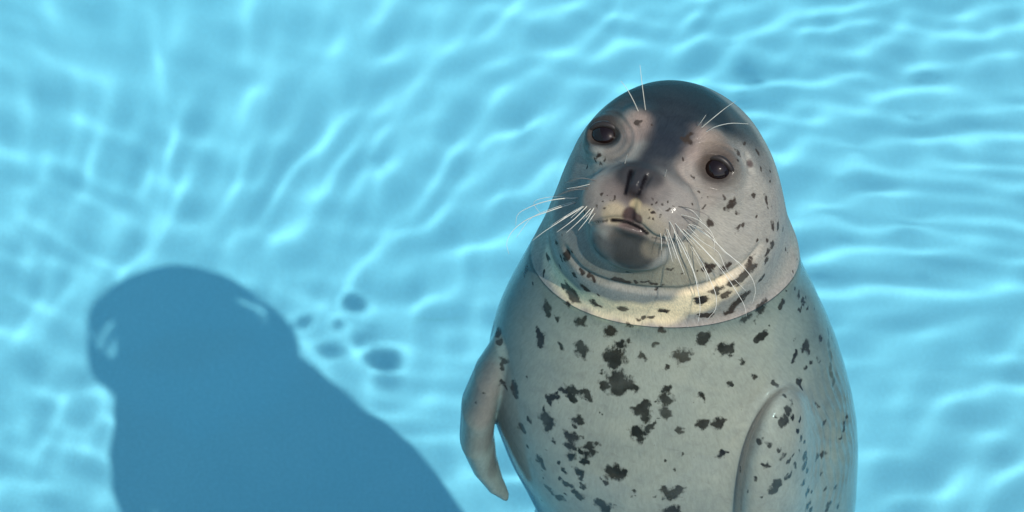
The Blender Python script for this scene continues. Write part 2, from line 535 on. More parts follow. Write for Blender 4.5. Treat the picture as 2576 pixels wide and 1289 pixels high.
# coat markings, and light and shade painted in COAT, in tenths of a millimetre: x, y, z, radius (and softness, colour, strength for the coat)
SPOTS = '''-870,-725,194,71 -893,-710,226,50 -846,-729,105,61 -902,-689,-10,32 -926,-652,173,35 -740,-969,439,40 -640,-911,188,45 -653,-930,244,26 -612,-1043,432,20
-401,-1029,236,42 -434,-1019,234,22 -9,-1095,266,39 347,-1164,467,61 -162,-1032,115,27 -228,-1014,75,21 -106,-1045,143,27 -195,-1024,100,18 -782,-1001,689,30
-842,-936,577,31 -699,-1060,659,27 -655,-1079,661,22 -922,-874,784,38 -965,-808,680,29 -873,-936,886,22 -921,-882,732,28 -979,-701,477,21 -1083,-351,283,34
-1116,-365,96,24 -1122,-370,70,19 -1010,-723,799,26 -961,-787,932,14 -1298,-85,-160,40 -1315,-82,-208,26 -1235,-278,-120,19 -1093,-574,-199,52 -1082,-606,-236,32
-997,-693,-233,25 -777,-822,-141,45 -738,-828,-84,30 -501,-955,-142,55 -311,-993,-32,25 -29,-1040,-44,35 -413,-1207,755,40 -457,-1187,737,36 -369,-1211,736,35
-281,-1240,777,19 -237,-1244,774,19 -192,-1247,770,19 -148,-1251,773,19 -103,-1248,755,19 -35,-1226,698,29 -88,-1188,647,21 -351,-1260,901,14 -307,-1275,914,14
-384,-1255,911,11 34,-1284,975,21 1,-1291,978,13 74,-1276,971,13 160,-1251,874,18 404,-1211,924,42 371,-1220,909,30 437,-1202,938,27 562,-1171,888,35
540,-1182,852,23 590,-1160,892,18 519,-1187,820,19 309,-1229,911,15 805,-1039,753,54 780,-1043,817,36 761,-1071,722,47 705,-1103,691,47 660,-1123,664,40
686,-1097,595,34 615,-1142,651,40 482,-1178,608,47 506,-1161,562,27 588,-1116,498,48 757,-973,344,57 703,-978,273,63 649,-976,194,49 607,-973,130,44
800,-847,-72,48 939,-748,-36,54 960,-729,28,34 1157,-560,-153,40 1152,-579,-195,24 388,-1047,167,41 445,-1034,163,34 331,-1059,179,19 399,-1015,-157,56
935,-831,-351,38 971,-806,-351,32 820,-995,864,21 1017,-775,801,40 968,-859,786,34 966,-863,699,31 950,-883,673,20 1012,-699,988,31 970,-820,931,22
867,-924,1024,21 860,-805,1194,18 674,-986,1213,17 714,-957,1210,17 766,-926,1189,9 674,-1005,1186,12 602,-929,1436,43 529,-960,1411,15 667,-906,1342,20
673,-915,1313,12 813,-696,1364,21 940,-592,1236,25 952,-605,1203,19 976,-609,1155,16 1014,-551,1111,17 349,-1011,1488,15 537,-935,1544,17 381,-961,1557,14
325,-970,1585,12 296,-954,1641,12 396,-1054,1348,32 1078,-580,883,26 1139,-427,686,21 1051,-572,996,14 1186,-344,369,20 1208,-310,293,14 925,-869,478,26
1294,-337,-147,17 1335,-306,-267,20 1375,-295,-384,22 1416,-207,-423,17 1388,-311,-438,20 1349,-406,-445,16 1204,-467,-48,14 1296,-398,-277,14 1320,-267,-132,14
1427,-293,-528,17 1264,-321,57,13 1317,-142,80,14 1368,11,-101,12 1046,-722,-290,13 896,-796,-151,21 -1471,230,-696,12 -212,-1288,1904,9 -191,-1320,1874,12
-158,-1357,1848,12 -121,-1397,1825,9 -78,-1429,1803,12 -131,-1320,1888,12 -99,-1358,1863,9 -56,-1396,1839,12 -13,-1425,1814,12 -34,-1324,1892,9 -1,-1362,1867,12
42,-1394,1837,12 -67,-1453,1774,9 -23,-1485,1729,12 -142,-1429,1782,12 -185,-1398,1797,9 -120,-1470,1730,12 -164,-1449,1741,12 -218,-1359,1821,9 -532,-1295,1808,12
-499,-1274,1833,12 -564,-1311,1779,9 -586,-1279,1809,12 -618,-1220,1844,12 -640,-1256,1803,10 -651,-1287,1758,12 -542,-1236,1858,12 -510,-1329,1766,9 -597,-1323,1746,12
671,-478,1705,33 743,-265,1632,28 677,-600,1700,14 881,-204,1463,28 910,-358,1403,19 1006,-227,1260,17 995,-364,1245,20 -631,-661,1832,28 -658,-655,1768,21
-725,-509,1585,14 -577,-707,1835,15 -598,-735,1772,13 -257,-477,2045,28 -240,-461,2060,19 -124,-480,2047,17 189,-584,1969,36 150,-578,1978,22 217,-555,1980,19
151,-806,1891,17 234,-885,1764,18 219,-1317,1799,13 -789,-1157,1600,18 -768,-1217,1624,14 -1162,-653,-513,52 -1159,-688,-577,44 -1142,-719,-607,22 -961,-827,-480,32
-771,-932,-431,60 -754,-961,-488,35 -771,-909,-368,21 -398,-1023,-260,43 -305,-1034,-224,21 -448,-1058,-411,86 -463,-1081,-499,48 -512,-1049,-445,43 -182,-1095,-359,34
-567,-1086,-619,21 -405,-1152,-674,95 -429,-1176,-775,61 -332,-1178,-709,48 -550,-1134,-756,45 -267,-1193,-718,43 -1076,-969,-1150,33 -1027,-988,-1091,33 -995,-997,-1043,27
-946,-1004,-959,32 -898,-1021,-916,39 -857,-1051,-935,50 -856,-1074,-1011,36 -800,-1071,-900,32 -743,-1098,-897,35 -711,-1120,-923,42 -687,-1117,-876,21 -1091,-1013,-1396,70
-1074,-1041,-1493,41 -1116,-974,-1297,26 -806,-1159,-1236,50 -814,-1176,-1333,22 -733,-1181,-1186,14 -862,-1177,-1486,62 -861,-1192,-1597,48 -764,-1215,-1418,16 -868,-1201,-1742,44
-1033,-1089,-1646,26 -601,-1288,-1453,32 -681,-1273,-1559,47 -665,-1272,-1509,36 -713,-1269,-1641,33 -763,-1244,-1617,26 -729,-1270,-1729,40 -696,-1287,-1750,26 -753,-1261,-1752,22
-779,-1236,-1613,18 -1263,-880,-1528,23 -1255,-893,-1566,19 -1337,-814,-1742,47 -1362,-783,-1737,24 -1287,-868,-1955,28 -1154,-996,-2047,51 -1138,-1008,-2085,35 -1187,-963,-2070,28
-1089,-1056,-1812,11 -924,-1174,-1991,30 -965,-1147,-1904,17 -955,-1147,-2138,23 -784,-1254,-1916,45 -767,-1263,-1995,30 -733,-1278,-2135,26 -734,-1280,-2068,19 -881,-1193,-2178,38
-822,-1221,-2264,38 -772,-1246,-2302,50 -731,-1266,-2318,27 -1069,-1015,-2444,36 -1035,-1031,-2505,28 -969,-1084,-2510,52 -912,-1149,-2385,20 -433,-1383,-1797,81 -507,-1360,-1784,33
-360,-1400,-1778,40 -505,-1371,-1953,29 -554,-1353,-1934,15 -258,-1437,-1995,22 -241,-1443,-2066,18 -549,-1348,-2330,68 -524,-1353,-2390,47 -443,-1389,-2283,15 -1570,-161,-1005,47
-1553,-275,-1000,36 -1562,-94,-986,25 -1512,-463,-1107,35 -1520,-480,-1165,24 -1512,-521,-1364,30 -1537,-515,-1332,22 -1495,-548,-1412,24 -1404,-666,-1298,54 -1396,-696,-1368,39
-1421,-624,-1240,31 -1289,-733,-1047,19 -1504,39,-743,21 -183,-1275,-971,69 -160,-1255,-890,38 -232,-1259,-937,24 -166,-1303,-1067,38 -229,-1336,-1233,66 -203,-1357,-1312,42
-262,-1323,-1197,28 -124,-1334,-1173,38 -83,-1334,-1160,24 -1137,-982,-2297,16 -1112,-1018,-2204,16 -588,-1209,-1068,11 -727,-1134,-996,14 -1336,-627,-2668,17 -1720,-575,-1461,18
-1778,-579,-1585,17 -1150,-809,-2847,21 965,-813,-357,44 915,-855,-376,32 1048,-721,-291,15 399,-1019,-178,53 376,-1034,-224,35 -70,-1067,-226,24 599,-1003,-344,53
550,-1019,-340,39 656,-977,-334,39 663,-996,-401,21 664,-1015,-457,16 191,-1099,-355,66 240,-1100,-379,38 142,-1103,-356,31 39,-1145,-481,24 776,-997,-551,25
648,-1116,-743,28 905,-1002,-759,25 1094,-947,-937,32 386,-1210,-814,31 395,-1219,-854,21 50,-1217,-718,38 90,-1205,-681,21 36,-1249,-834,59 77,-1254,-854,28
4,-1257,-863,24 38,-1295,-999,45 46,-1284,-960,35 -62,-1250,-845,17 -58,-1325,-1119,28 -35,-1307,-1049,17 408,-1297,-1136,49 434,-1304,-1180,28 557,-1271,-1165,53
180,-1341,-1190,35 590,-1354,-1559,39 64,-1423,-1573,18 131,-1438,-1672,18 218,-1407,-1513,21 294,-1246,-888,12 55,-1470,-1959,47 178,-1470,-1958,54 122,-1476,-2029,62
123,-1479,-2090,36 -34,-1471,-2061,22 127,-1484,-2267,73 1298,-691,-788,26 1298,-714,-839,26 1306,-668,-762,19 1422,-532,-817,58 1395,-578,-820,35 1441,-541,-884,27
1416,-650,-1010,27 1479,-556,-1008,23 1543,-462,-1044,20 1562,-466,-1104,18 1582,-295,-966,36 1572,-329,-969,24 1347,-778,-1089,34 1373,-748,-1096,26 1364,-796,-1133,24
1295,-604,-615,15 1188,-1155,-873,24 1229,-1254,-994,42 1256,-1267,-1080,31 1265,-1173,-980,23 1177,-1351,-1039,46 1134,-1378,-1010,25 1083,-1394,-980,17 1339,-1179,-1202,24
1522,-719,-1446,23 1542,-720,-1523,17 1323,-1256,-1309,28 1363,-1228,-1455,28 1403,-1178,-1561,20 946,-1518,-1174,34 987,-1528,-1188,20 1037,-1522,-1207,28 1124,-1502,-1331,26
1170,-1484,-1441,31 1243,-1426,-1557,27 1299,-1368,-1659,32 1268,-1391,-1532,20 1301,-1372,-1707,18 993,-1596,-1432,28 966,-1579,-1336,14 1019,-1592,-1461,18 1250,-1440,-1747,28
1214,-1478,-1731,20 908,-1635,-1606,21 765,-1423,-1727,21 1104,-1577,-1748,57 1098,-1586,-1815,42 1073,-1603,-1822,27 1340,-1293,-1563,24 1410,-1201,-1742,41 1415,-1208,-1864,45
1439,-1172,-2008,37 1416,-1219,-2111,37 1465,-1123,-2363,46 1507,-1047,-2462,29 1554,-920,-2054,36 1613,-826,-2119,38 1662,-747,-2194,28 1537,-959,-2089,21 1622,-701,-1802,28
1648,-669,-1798,19 1798,-649,-2830,25 1691,-797,-2691,28 1614,-860,-2370,23 1734,-746,-3013,36 1727,-753,-3072,30 1856,-561,-3223,29 1479,-1086,-2628,52 1514,-1022,-2780,41
1867,-375,-2158,28 1859,-405,-2205,28 1879,-293,-2144,24 1837,-491,-2214,21 998,-1642,-1842,22 825,-1627,-1795,17 1385,-263,-380,28 1347,-307,-309,20 1403,-274,-444,20
1366,-359,-430,20 1329,-423,-414,18 1441,-259,-535,18 1423,-225,-457,16 1520,-132,-667,16 2066,-10,-3333,22 2096,126,-3593,20 2072,-28,-3637,22'''
PATCH = '''1689,-252,-1255,64 1681,-166,-1166,64 1675,-76,-1108,54 1697,-318,-1338,64 1707,-361,-1421,59 1728,-378,-1531,49 1739,-391,-1621,35 1687,113,-1127,37 1685,207,-1148,30
1756,-37,-1354,49 1717,-17,-1222,44'''
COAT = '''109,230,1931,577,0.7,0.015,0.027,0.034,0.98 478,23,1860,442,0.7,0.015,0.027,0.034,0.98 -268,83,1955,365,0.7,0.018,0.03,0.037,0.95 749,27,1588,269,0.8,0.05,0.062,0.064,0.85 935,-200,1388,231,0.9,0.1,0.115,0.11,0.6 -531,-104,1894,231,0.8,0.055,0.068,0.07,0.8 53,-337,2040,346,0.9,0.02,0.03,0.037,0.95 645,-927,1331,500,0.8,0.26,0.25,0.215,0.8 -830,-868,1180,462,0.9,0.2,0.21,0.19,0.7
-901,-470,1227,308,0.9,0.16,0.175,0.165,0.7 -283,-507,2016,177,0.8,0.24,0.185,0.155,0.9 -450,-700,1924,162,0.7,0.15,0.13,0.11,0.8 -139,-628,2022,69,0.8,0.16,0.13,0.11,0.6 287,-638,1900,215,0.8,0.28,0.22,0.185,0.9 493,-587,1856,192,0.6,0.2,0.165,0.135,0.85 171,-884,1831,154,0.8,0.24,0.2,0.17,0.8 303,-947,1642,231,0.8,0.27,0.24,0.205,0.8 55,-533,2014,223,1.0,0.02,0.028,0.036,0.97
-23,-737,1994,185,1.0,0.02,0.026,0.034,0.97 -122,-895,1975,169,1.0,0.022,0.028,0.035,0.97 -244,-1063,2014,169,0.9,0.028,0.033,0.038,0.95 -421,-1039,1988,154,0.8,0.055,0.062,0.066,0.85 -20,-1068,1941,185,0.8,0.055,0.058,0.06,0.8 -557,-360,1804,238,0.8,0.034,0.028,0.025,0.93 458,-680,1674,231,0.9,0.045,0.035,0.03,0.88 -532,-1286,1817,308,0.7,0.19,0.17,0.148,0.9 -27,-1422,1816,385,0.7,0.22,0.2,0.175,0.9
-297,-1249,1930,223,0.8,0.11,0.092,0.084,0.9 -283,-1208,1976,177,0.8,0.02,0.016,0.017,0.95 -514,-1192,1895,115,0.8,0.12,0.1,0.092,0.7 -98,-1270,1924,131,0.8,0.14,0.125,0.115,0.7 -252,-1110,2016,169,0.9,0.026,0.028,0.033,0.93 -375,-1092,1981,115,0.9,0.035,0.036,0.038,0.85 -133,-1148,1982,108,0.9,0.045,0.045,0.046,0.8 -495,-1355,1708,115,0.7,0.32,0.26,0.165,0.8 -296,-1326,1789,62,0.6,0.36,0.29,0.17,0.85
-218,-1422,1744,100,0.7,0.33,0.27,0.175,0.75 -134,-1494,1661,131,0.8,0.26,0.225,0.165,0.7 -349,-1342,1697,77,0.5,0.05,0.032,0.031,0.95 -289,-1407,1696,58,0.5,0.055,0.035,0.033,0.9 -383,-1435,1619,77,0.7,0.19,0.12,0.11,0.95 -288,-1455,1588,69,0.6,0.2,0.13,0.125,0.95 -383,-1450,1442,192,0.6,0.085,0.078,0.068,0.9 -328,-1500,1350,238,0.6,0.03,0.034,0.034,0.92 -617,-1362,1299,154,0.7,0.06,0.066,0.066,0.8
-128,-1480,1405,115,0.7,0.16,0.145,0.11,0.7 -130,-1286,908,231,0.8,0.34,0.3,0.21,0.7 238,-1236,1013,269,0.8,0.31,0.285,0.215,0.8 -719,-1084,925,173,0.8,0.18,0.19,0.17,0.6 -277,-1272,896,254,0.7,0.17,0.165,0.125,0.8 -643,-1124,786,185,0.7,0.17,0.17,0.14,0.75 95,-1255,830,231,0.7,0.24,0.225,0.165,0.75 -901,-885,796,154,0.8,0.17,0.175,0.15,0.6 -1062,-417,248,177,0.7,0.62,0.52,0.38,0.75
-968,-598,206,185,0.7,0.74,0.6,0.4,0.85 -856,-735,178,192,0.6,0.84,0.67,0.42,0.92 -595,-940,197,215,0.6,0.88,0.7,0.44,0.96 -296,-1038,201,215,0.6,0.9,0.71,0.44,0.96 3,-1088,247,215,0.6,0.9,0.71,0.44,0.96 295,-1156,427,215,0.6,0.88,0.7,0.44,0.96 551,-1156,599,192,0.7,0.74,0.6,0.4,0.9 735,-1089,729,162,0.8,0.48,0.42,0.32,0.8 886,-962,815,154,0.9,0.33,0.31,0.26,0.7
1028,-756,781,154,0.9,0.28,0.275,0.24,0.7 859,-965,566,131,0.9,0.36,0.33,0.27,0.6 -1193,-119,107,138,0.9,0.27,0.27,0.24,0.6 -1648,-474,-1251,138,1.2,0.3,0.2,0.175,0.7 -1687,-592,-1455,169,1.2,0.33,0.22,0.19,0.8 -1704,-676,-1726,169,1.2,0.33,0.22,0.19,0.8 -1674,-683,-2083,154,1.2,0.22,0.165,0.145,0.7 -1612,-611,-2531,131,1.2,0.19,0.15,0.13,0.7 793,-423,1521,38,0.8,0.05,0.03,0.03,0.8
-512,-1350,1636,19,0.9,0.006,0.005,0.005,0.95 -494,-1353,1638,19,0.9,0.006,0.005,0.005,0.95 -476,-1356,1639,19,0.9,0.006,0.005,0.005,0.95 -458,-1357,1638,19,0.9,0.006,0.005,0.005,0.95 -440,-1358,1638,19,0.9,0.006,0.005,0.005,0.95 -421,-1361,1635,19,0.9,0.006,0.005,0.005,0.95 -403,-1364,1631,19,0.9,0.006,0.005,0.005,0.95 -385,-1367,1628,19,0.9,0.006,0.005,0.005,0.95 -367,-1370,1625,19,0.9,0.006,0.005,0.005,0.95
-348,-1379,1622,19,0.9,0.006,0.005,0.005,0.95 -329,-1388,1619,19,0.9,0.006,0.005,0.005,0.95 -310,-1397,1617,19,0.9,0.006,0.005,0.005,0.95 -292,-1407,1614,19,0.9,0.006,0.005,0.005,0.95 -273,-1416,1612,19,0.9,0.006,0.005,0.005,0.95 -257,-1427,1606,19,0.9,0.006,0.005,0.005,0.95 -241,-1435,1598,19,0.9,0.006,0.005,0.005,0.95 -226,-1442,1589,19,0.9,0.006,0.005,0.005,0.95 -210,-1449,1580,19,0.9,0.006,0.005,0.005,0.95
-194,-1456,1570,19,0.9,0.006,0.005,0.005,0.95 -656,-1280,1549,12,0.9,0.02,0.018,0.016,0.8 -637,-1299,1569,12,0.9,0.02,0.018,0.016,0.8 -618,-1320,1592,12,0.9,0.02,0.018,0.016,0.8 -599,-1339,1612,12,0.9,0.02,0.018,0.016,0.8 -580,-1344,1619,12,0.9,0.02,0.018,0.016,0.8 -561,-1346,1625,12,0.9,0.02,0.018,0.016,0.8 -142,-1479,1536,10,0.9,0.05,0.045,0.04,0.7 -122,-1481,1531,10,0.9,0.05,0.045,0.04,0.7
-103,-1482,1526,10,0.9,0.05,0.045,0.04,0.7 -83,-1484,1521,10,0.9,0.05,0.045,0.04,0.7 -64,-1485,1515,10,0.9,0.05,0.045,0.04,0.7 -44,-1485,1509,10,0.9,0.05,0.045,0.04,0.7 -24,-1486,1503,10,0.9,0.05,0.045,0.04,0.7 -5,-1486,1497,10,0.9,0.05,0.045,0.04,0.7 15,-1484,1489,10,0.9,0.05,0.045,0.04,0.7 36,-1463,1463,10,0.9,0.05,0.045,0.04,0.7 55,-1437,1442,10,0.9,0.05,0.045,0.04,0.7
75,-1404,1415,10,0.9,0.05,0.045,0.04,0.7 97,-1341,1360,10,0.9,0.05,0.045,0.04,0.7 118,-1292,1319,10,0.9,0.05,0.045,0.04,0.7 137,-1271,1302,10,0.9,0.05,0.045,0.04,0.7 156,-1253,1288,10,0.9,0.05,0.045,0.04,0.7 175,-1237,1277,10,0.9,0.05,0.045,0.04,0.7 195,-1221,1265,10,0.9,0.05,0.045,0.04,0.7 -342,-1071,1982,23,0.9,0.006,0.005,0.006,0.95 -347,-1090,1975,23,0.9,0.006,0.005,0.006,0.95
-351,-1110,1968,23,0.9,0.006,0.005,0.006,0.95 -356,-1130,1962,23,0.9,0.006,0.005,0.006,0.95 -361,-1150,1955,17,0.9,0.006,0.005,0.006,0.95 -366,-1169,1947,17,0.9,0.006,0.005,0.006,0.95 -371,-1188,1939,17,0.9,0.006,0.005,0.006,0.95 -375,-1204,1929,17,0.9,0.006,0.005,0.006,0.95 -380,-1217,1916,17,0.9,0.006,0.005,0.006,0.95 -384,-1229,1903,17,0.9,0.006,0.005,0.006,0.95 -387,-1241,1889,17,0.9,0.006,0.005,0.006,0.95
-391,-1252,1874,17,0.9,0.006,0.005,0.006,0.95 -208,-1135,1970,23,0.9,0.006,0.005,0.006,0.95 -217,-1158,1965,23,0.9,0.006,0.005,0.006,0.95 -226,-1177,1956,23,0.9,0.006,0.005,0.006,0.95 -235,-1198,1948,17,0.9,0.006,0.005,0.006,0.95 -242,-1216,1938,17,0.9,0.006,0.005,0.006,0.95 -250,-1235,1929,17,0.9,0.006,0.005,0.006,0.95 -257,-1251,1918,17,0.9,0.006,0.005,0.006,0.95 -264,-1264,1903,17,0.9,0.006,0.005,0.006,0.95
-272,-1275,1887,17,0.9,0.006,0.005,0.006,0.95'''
WHISKERS = '''0,-803/-696/1335;-1036/-745/1355;-1258/-752/1273;-1380/-767/1182;-1397/-796/1074 0,-824/-691/1278;-1092/-795/1252;-1314/-825/1159;-1447/-877/1042;-1481/-906/949;-1458/-944/847 0,-757/-1184/1667;-988/-1329/1605;-1152/-1377/1502;-1244/-1400/1427 0,-814/-763/1268;-926/-890/1276;-1026/-942/1218 0,-725/-1208/1703;-869/-1378/1664;-1022/-1455/1578 0,-693/-1242/1704;-804/-1398/1681;-935/-1478/1592 0,-666/-1250/1726;-739/-1406/1702;-826/-1479/1622 0,-660/-1283/1674;-706/-1398/1696;-733/-1427/1663 1,-714/-1084/1797;-824/-1134/1841;-955/-1138/1787;-1020/-1135/1740
1,-627/-1071/1859;-803/-1087/1916;-944/-1078/1851 1,-714/-1096/1794;-868/-1141/1819;-1020/-1140/1745 0,-75/-1481/1616;-67/-1617/1614;-64/-1675/1550 0,-31/-1488/1601;3/-1657/1562;36/-1741/1469 0,-21/-1469/1671;29/-1638/1633;84/-1740/1520;143/-1841/1407 0,34/-1475/1648;149/-1702/1545;225/-1819/1415;269/-1942/1278;285/-2044/1165;263/-2131/1068 0,38/-1445/1715;127/-1596/1697;192/-1654/1632 0,-11/-1438/1731;40/-1571/1733;72/-1636/1660 0,110/-1459/1648;258/-1628/1609;410/-1737/1488;530/-1839/1375;628/-1940/1262;693/-2020/1173;709/-2078/1109
0,219/-1187/1199;325/-1379/1135;402/-1489/1013;457/-1592/898;446/-1673/808;380/-1725/751 0,154/-1428/1679;369/-1565/1626;533/-1642/1491;688/-1705/1371;777/-1761/1260;800/-1802/1164;775/-1850/1061 1,76/-1406/1761;257/-1546/1754;387/-1626/1665;419/-1691/1593;419/-1720/1561 1,44/-1356/1818;213/-1453/1860;343/-1489/1820;441/-1554/1747 0,165/-1433/1654;216/-1544/1680;270/-1580/1639 0,57/-1483/1597;85/-1624/1591;118/-1682/1526 0,122/-1459/1633;313/-1657/1562;509/-1792/1413 0,-254/-338/2072;-314/-385/2269;-371/-370/2385;-428/-374/2481 0,-190/-318/2069;-214/-350/2283;-233/-313/2423;-252/-262/2580
0,314/-455/1975;433/-512/2160;539/-504/2268;624/-515/2356 0,352/-496/1960;476/-579/2116;582/-616/2176;743/-670/2215 0,287/-434/1979;324/-512/2117;360/-513/2190 0,-396/-935/1951;-375/-1024/2150 0,-33/-1089/1926;-19/-1193/2109 2,-846/-616/1255;-1041/-629/1290;-1227/-619/1202;-1164/-637/1083 2,-829/-669/1275;-1063/-745/1240;-1241/-748/1138;-1391/-825/953 2,-766/-1171/1660;-968/-1288/1605;-1074/-1298/1519 2,-799/-801/1288;-947/-935/1288
2,-754/-1184/1676;-892/-1340/1652 2,-669/-1262/1704;-780/-1406/1694 2,-656/-1253/1732;-757/-1404/1714 2,-689/-1268/1660;-758/-1367/1699 2,-693/-1052/1820;-795/-1106/1835;-931/-1084/1785 2,-50/-1483/1619;-19/-1618/1619 2,-11/-1489/1594;9/-1667/1546 2,-32/-1466/1676;-4/-1610/1666;64/-1746/1515 2,37/-1473/1653;154/-1678/1575;215/-1789/1451;275/-1910/1317
2,65/-1454/1689;132/-1601/1675 2,10/-1447/1715;45/-1578/1719 2,147/-1446/1641;306/-1613/1605;457/-1682/1529;514/-1770/1431;701/-1913/1273 2,211/-1194/1195;314/-1400/1115;368/-1463/1045;371/-1526/975 2,169/-1422/1673;367/-1524/1636;501/-1597/1480;620/-1622/1377;688/-1659/1261 2,69/-1405/1764;273/-1523/1782;402/-1614/1681;414/-1713/1570 2,62/-1356/1814;205/-1458/1851;303/-1525/1776 2,205/-1412/1636;261/-1514/1672 2,57/-1486/1561;74/-1612/1571
2,101/-1465/1636;289/-1672/1555'''
def rows(t):
    return np.array([[float(x) for x in r.split(',')] for r in t.split()])

def coat_colours(V):
    """colour of the coat: pale belly, dark back and crown, face markings, painted light and shade"""
    C = np.empty((len(V), 3))
    back = np.clip((V[:, 1] - 0.02) / 0.13, 0, 1) ** 0.8
    back = back * back * (3 - 2 * back)
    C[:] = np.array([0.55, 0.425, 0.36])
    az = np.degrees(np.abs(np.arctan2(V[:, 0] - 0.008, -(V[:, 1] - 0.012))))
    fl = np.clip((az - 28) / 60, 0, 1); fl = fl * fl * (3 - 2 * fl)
    C += 0.9 * fl[:, None] * (np.array([0.195, 0.240, 0.230]) - C)  # grey flanks, darkened and tealed further as painted form shading
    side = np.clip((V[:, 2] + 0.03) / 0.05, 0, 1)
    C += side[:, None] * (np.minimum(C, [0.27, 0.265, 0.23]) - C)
    C += back[:, None] * (np.array([0.10, 0.105, 0.10]) - C)
    for r in rows(COAT):  # also paints shade on left cheek and throat, sunlight on right cheek and collar
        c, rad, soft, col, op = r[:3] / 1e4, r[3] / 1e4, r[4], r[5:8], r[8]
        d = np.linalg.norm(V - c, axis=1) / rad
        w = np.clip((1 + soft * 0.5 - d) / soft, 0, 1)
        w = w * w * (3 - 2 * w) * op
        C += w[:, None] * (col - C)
    return C

def wobble(V):
    x, y, z = V.T * 100
    return V + 0.0016 * np.stack([np.sin(3.1 * y + 2.3 * z + np.sin(4.7 * x)), np.sin(2.7 * x + 3.3 * z + 1.0), np.sin(3.7 * x - 2.9 * y + np.sin(5.3 * z))], -1) \
             + 0.0008 * np.stack([np.sin(8.3 * z + 5.1 * y), np.sin(7.7 * x + 2.0), np.sin(9.1 * x + 6.0 * y)], -1)

def spot_field(V, table):
    V = wobble(V)
    f = np.full(len(V), -1.0)
    for x, y, z, r in table:
        m = (np.abs(V[:, 2] - z) < 2 * r) & (np.abs(V[:, 0] - x) < 2 * r)
        idx = np.nonzero(m)[0]
        d = np.linalg.norm(V[idx] - (x, y, z), axis=1)
        f[idx] = np.maximum(f[idx], 1 - d / r)
    return f

def hidden_spots():
    """spots on the flanks, back and lower body that the photo does not show"""
    r = np.random.default_rng(11)
    out = []
    pick = SV[r.integers(0, len(SV), 9000)]
    for p in pick:
        if (p[1] > 0.045 and p[2] < 0.03) or p[2] < -0.40:
            if all((p[0] - q[0]) ** 2 + (p[1] - q[1]) ** 2 + (p[2] - q[2]) ** 2 > 0.022 ** 2 for q in out):
                out.append((p[0], p[1], p[2], r.uniform(0.004, 0.012)))
    return np.array(out)

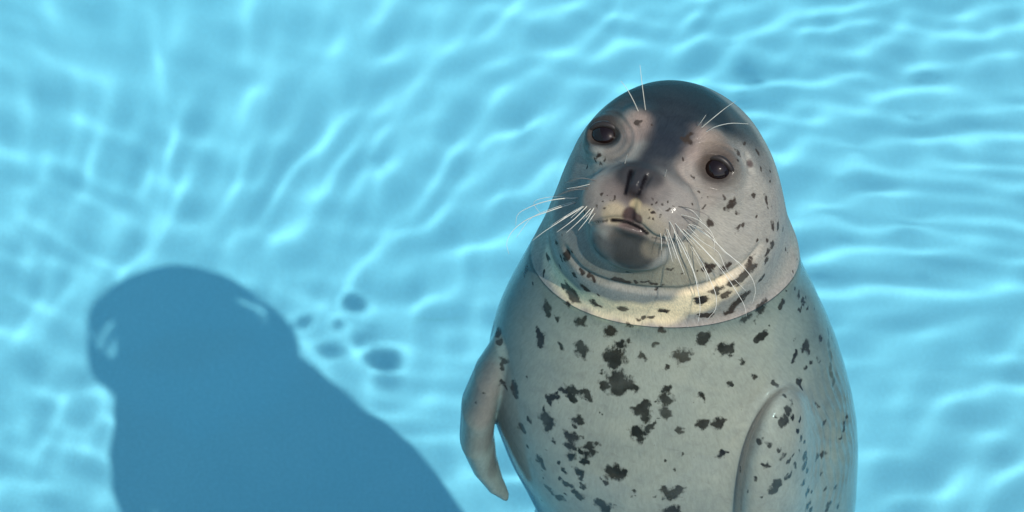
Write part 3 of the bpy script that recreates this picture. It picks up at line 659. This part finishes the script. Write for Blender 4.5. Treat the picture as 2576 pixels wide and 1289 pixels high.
def fur_material():
    m, nt, b = material('wet_spotted_fur')
    L = nt.links.new
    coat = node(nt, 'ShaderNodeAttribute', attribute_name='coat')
    spot = node(nt, 'ShaderNodeAttribute', attribute_name='spot')
    flank = node(nt, 'ShaderNodeAttribute', attribute_name='flank')
    tc = node(nt, 'ShaderNodeTexCoord')
    # hair streaks run back from the nose
    sub = node(nt, 'ShaderNodeVectorMath', operation='SUBTRACT')
    L(tc.outputs['Object'], sub.inputs[0]); sub.inputs[1].default_value = tuple(NOSE * SCALE)
    nrm = node(nt, 'ShaderNodeVectorMath', operation='NORMALIZE'); L(sub.outputs[0], nrm.inputs[0])
    ln = node(nt, 'ShaderNodeVectorMath', operation='LENGTH'); L(sub.outputs[0], ln.inputs[0])
    wl = node(nt, 'ShaderNodeMath', operation='MULTIPLY', ins={1: 0.008}); L(ln.outputs['Value'], wl.inputs[0])
    hair = node(nt, 'ShaderNodeTexNoise', noise_dimensions='4D', ins={'Scale': 130, 'Detail': 3, 'Roughness': 0.65})
    L(nrm.outputs[0], hair.inputs['Vector']); L(wl.outputs[0], hair.inputs['W'])
    edge = node(nt, 'ShaderNodeTexNoise', noise_dimensions='3D', ins={'Scale': 1.1, 'Detail': 4, 'Roughness': 0.7})
    L(tc.outputs['Object'], edge.inputs['Vector'])
    mott = node(nt, 'ShaderNodeTexNoise', ins={'Scale': 0.22, 'Detail': 5, 'Roughness': 0.6})
    L(tc.outputs['Object'], mott.inputs['Vector'])
    def math_(op, a, bb):
        n = node(nt, 'ShaderNodeMath', operation=op)
        for k, v in enumerate((a, bb)):
            if isinstance(v, (int, float)): n.inputs[k].default_value = v
            else: L(v, n.inputs[k])
        return n.outputs[0]
    e = math_('ADD', math_('MULTIPLY', math_('SUBTRACT', edge.outputs['Fac'], 0.5), 1.5),
              math_('MULTIPLY', math_('SUBTRACT', hair.outputs['Fac'], 0.5), 1.7))
    mask = ramp(nt, math_('ADD', math_('ADD', spot.outputs['Fac'], e), 0.60), [(-0.0, (0, 0, 0)), (0.62, (1, 1, 1))])
    mask2 = ramp(nt, math_('ADD', flank.outputs['Fac'], math_('MULTIPLY', e, 0.5)), [(0.0, (0, 0, 0)), (0.35, (0.8, 0.8, 0.8))])
    # mottling and hair shade on the coat
    h = ramp(nt, hair.outputs['Fac'], [(0.30, (0.76, 0.76, 0.77)), (0.70, (1.20, 1.20, 1.19))])
    mm = ramp(nt, mott.outputs['Fac'], [(0.30, (0.86, 0.88, 0.90)), (0.70, (1.08, 1.06, 1.03))])
    sx = node(nt, 'ShaderNodeSeparateXYZ'); L(tc.outputs['Object'], sx.inputs[0])
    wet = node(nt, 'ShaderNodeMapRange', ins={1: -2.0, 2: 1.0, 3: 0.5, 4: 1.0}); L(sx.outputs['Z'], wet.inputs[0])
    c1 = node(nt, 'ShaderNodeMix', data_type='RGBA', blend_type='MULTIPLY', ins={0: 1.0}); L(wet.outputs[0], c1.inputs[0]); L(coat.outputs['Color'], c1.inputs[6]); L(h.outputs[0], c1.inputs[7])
    c2 = node(nt, 'ShaderNodeMix', data_type='RGBA', blend_type='MULTIPLY', ins={0: 1.0}); L(c1.outputs[2], c2.inputs[6]); L(mm.outputs[0], c2.inputs[7])
    faint = node(nt, 'ShaderNodeTexNoise', ins={'Scale': 0.75, 'Detail': 3, 'Roughness': 0.6, 'Distortion': 0.6}); L(tc.outputs['Object'], faint.inputs['Vector'])
    fm = ramp(nt, math_('ADD', faint.outputs['Fac'], math_('MULTIPLY', math_('SUBTRACT', hair.outputs['Fac'], 0.5), 0.25)), [(0.55, (1, 1, 1)), (0.72, (0.84, 0.84, 0.85))])
    c2b = node(nt, 'ShaderNodeMix', data_type='RGBA', blend_type='MULTIPLY', ins={0: 1.0}); L(c2.outputs[2], c2b.inputs[6]); L(fm.outputs[0], c2b.inputs[7])
    c3 = node(nt, 'ShaderNodeMix', data_type='RGBA', ins={7: (0.10, 0.105, 0.085, 1)}); L(mask2.outputs[0], c3.inputs[0]); L(c2b.outputs[2], c3.inputs[6])
    fade = ramp(nt, mott.outputs['Fac'], [(0.35, (0.84, 0.84, 0.84)), (0.6, (1, 1, 1))])
    mk = node(nt, 'ShaderNodeMath', operation='MULTIPLY'); L(mask.outputs[0], mk.inputs[0]); L(fade.outputs[0], mk.inputs[1])
    c4 = node(nt, 'ShaderNodeMix', data_type='RGBA', ins={7: (0.034, 0.026, 0.021, 1)}); L(mk.outputs[0], c4.inputs[0]); L(c3.outputs[2], c4.inputs[6])
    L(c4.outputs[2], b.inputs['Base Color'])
    b.inputs['Roughness'].default_value = 0.6
    b.inputs['Specular IOR Level'].default_value = 0.0
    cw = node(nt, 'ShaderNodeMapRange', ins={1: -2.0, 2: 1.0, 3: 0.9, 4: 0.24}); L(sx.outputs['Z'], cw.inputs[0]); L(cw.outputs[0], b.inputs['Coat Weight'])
    b.inputs['Coat IOR'].default_value = 1.36
    ro = ramp(nt, mott.outputs['Fac'], [(0.3, (0.05, 0.05, 0.05)), (0.7, (0.09, 0.09, 0.09))])
    L(ro.outputs[0], b.inputs['Coat Roughness'])
    bp = node(nt, 'ShaderNodeBump', ins={'Strength': 0.35, 'Distance': 0.08})
    L(hair.outputs['Fac'], bp.inputs['Height']); L(bp.outputs[0], b.inputs['Normal'])
    fine = node(nt, 'ShaderNodeTexNoise', ins={'Scale': 5.0, 'Detail': 2, 'Roughness': 0.6}); L(tc.outputs['Object'], fine.inputs['Vector'])
    bc = node(nt, 'ShaderNodeBump', ins={'Strength': 0.24, 'Distance': 0.06})
    L(math_('ADD', math_('MULTIPLY', hair.outputs['Fac'], 0.4), fine.outputs['Fac']), bc.inputs['Height']); L(bc.outputs[0], b.inputs['Coat Normal'])
    return m

FUR = fur_material()
body = mesh_obj('body', SV, SF, FUR, seal, smooth=True)
body.cycles.is_caustics_receiver = True

def put_attr(me, name, kind, data):
    a = me.attributes.new(name, kind, 'POINT')
    if kind == 'FLOAT_COLOR':
        a.data.foreach_set('color', np.concatenate([data, np.ones((len(data), 1))], 1).astype(np.float32).ravel())
    else:
        a.data.foreach_set('value', data.astype(np.float32))
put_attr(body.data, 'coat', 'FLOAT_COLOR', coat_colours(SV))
put_attr(body.data, 'spot', 'FLOAT', np.maximum(spot_field(SV, rows(SPOTS) / 1e4), spot_field(SV, hidden_spots())))
put_attr(body.data, 'flank', 'FLOAT', spot_field(SV, rows(PATCH) / 1e4))

def eye_material():
    m, nt, b = material('dark_brown_eye')
    b.inputs['Base Color'].default_value = (0.007, 0.0035, 0.003, 1)
    b.inputs['Roughness'].default_value = 0.03
    b.inputs['Specular IOR Level'].default_value = 0.35
    return m
EYE = eye_material()
def uv_ball(r, nu=28, nv=16):
    V = [(0, 0, r)]; Fc = []
    for i in range(1, nv):
        for j in range(nu):
            t, p = math.pi * i / nv, 2 * math.pi * j / nu
            V.append((r * math.sin(t) * math.cos(p), r * math.sin(t) * math.sin(p), r * math.cos(t)))
    V.append((0, 0, -r))
    for j in range(nu):
        Fc.append((0, 1 + j, 1 + (j + 1) % nu))
        for i in range(nv - 2):
            a = 1 + i * nu
            Fc.append((a + j, a + nu + j, a + nu + (j + 1) % nu, a + (j + 1) % nu))
        a = 1 + (nv - 2) * nu
        Fc.append((a + j, len(V) - 1, a + (j + 1) % nu))
    return V, Fc
def tube(points, radii, n=8, cap=True):
    P = np.asarray(points, float)
    T = np.gradient(P, axis=0); T /= np.linalg.norm(T, axis=1, keepdims=True)
    ref = np.array([0.3, 0.5, 0.81]); V = []; Fc = []
    u = np.cross(T[0], ref); u /= np.linalg.norm(u)
    for i in range(len(P)):
        u = u - T[i] * (u @ T[i]); u /= np.linalg.norm(u)
        w = np.cross(T[i], u)
        for k in range(n):
            a = 2 * math.pi * k / n
            V.append(P[i] + radii[i] * (u * math.cos(a) + w * math.sin(a)))
    for i in range(len(P) - 1):
        for k in range(n):
            Fc.append((i * n + k, i * n + (k + 1) % n, (i + 1) * n + (k + 1) % n, (i + 1) * n + k))
    if cap:
        Fc.append(tuple(range(n))[::-1]); Fc.append(tuple(range(len(V) - n, len(V))))
    return np.array(V), Fc

def lid_material():
    m, nt, b = material('wet_eyelid')
    b.inputs['Base Color'].default_value = (0.022, 0.018, 0.016, 1)
    b.inputs['Roughness'].default_value = 0.4
    b.inputs['Specular IOR Level'].default_value = 0.3
    return m
LID = lid_material()
for E in (EYE_L, EYE_R):
    V, Fc = uv_ball(0.0170)
    c = E - HEAD[2] * 0.0095
    e = mesh_obj('eye', np.array(V) + c, Fc, EYE, seal, smooth=True)
    a = np.linspace(0, 2 * math.pi, 49)
    pts = []
    for t in a:
        x, y = 0.0146 * math.cos(t), 0.0112 * math.sin(t) - 0.0004
        x *= 1 + 0.12 * abs(math.cos(t)) ** 6
        z = math.sqrt(max(0.0174 ** 2 - x * x - y * y, 1e-6)) if x * x + y * y < 0.0174 ** 2 else 0.0
        pts.append(c + HEAD[0] * x + HEAD[1] * y + HEAD[2] * z)
    V, Fc = tube(pts, [0.0024 + 0.0009 * math.sin(t) for t in a], 10, cap=False)
    mesh_obj('eyelid', V, Fc, LID, e, smooth=True)

def whisker_material(name, col):
    m, nt, b = material(name)
    b.inputs['Base Color'].default_value = (*col, 1)
    b.inputs['Roughness'].default_value = 0.35
    return m
PALE_W = whisker_material('pale_whisker', (0.56, 0.54, 0.46))
DARK_W = whisker_material('dark_whisker', (0.10, 0.085, 0.07))

def smooth_line(P, n):
    P = np.asarray(P, float)
    seg = np.r_[0, np.cumsum(np.linalg.norm(np.diff(P, axis=0), axis=1))]
    T = np.gradient(P, seg, axis=0)
    out = []
    for s in np.linspace(0, seg[-1], n):
        i = min(np.searchsorted(seg, s, side='right') - 1, len(P) - 2)
        h = seg[i + 1] - seg[i]; t = (s - seg[i]) / h
        out.append((2 * t ** 3 - 3 * t ** 2 + 1) * P[i] + (t ** 3 - 2 * t ** 2 + t) * h * T[i]
                   + (-2 * t ** 3 + 3 * t ** 2) * P[i + 1] + (t ** 3 - t ** 2) * h * T[i + 1])
    return np.array(out)

for w in WHISKERS.split():
    dark, pts = w.split(',')
    P = [[float(c) / 1e4 for c in p.split('/')] for p in pts.split(';')]
    L = smooth_line(P, 22)
    r0 = {'0': 0.00048, '1': 0.00040, '2': 0.00025}[dark]
    V, Fc = tube(L, r0 + (0.00014 - r0) * np.linspace(0, 1, len(L)) ** 1.3, 6)
    mesh_obj('whisker', V, Fc, DARK_W if dark == '1' else PALE_W, seal, smooth=True)
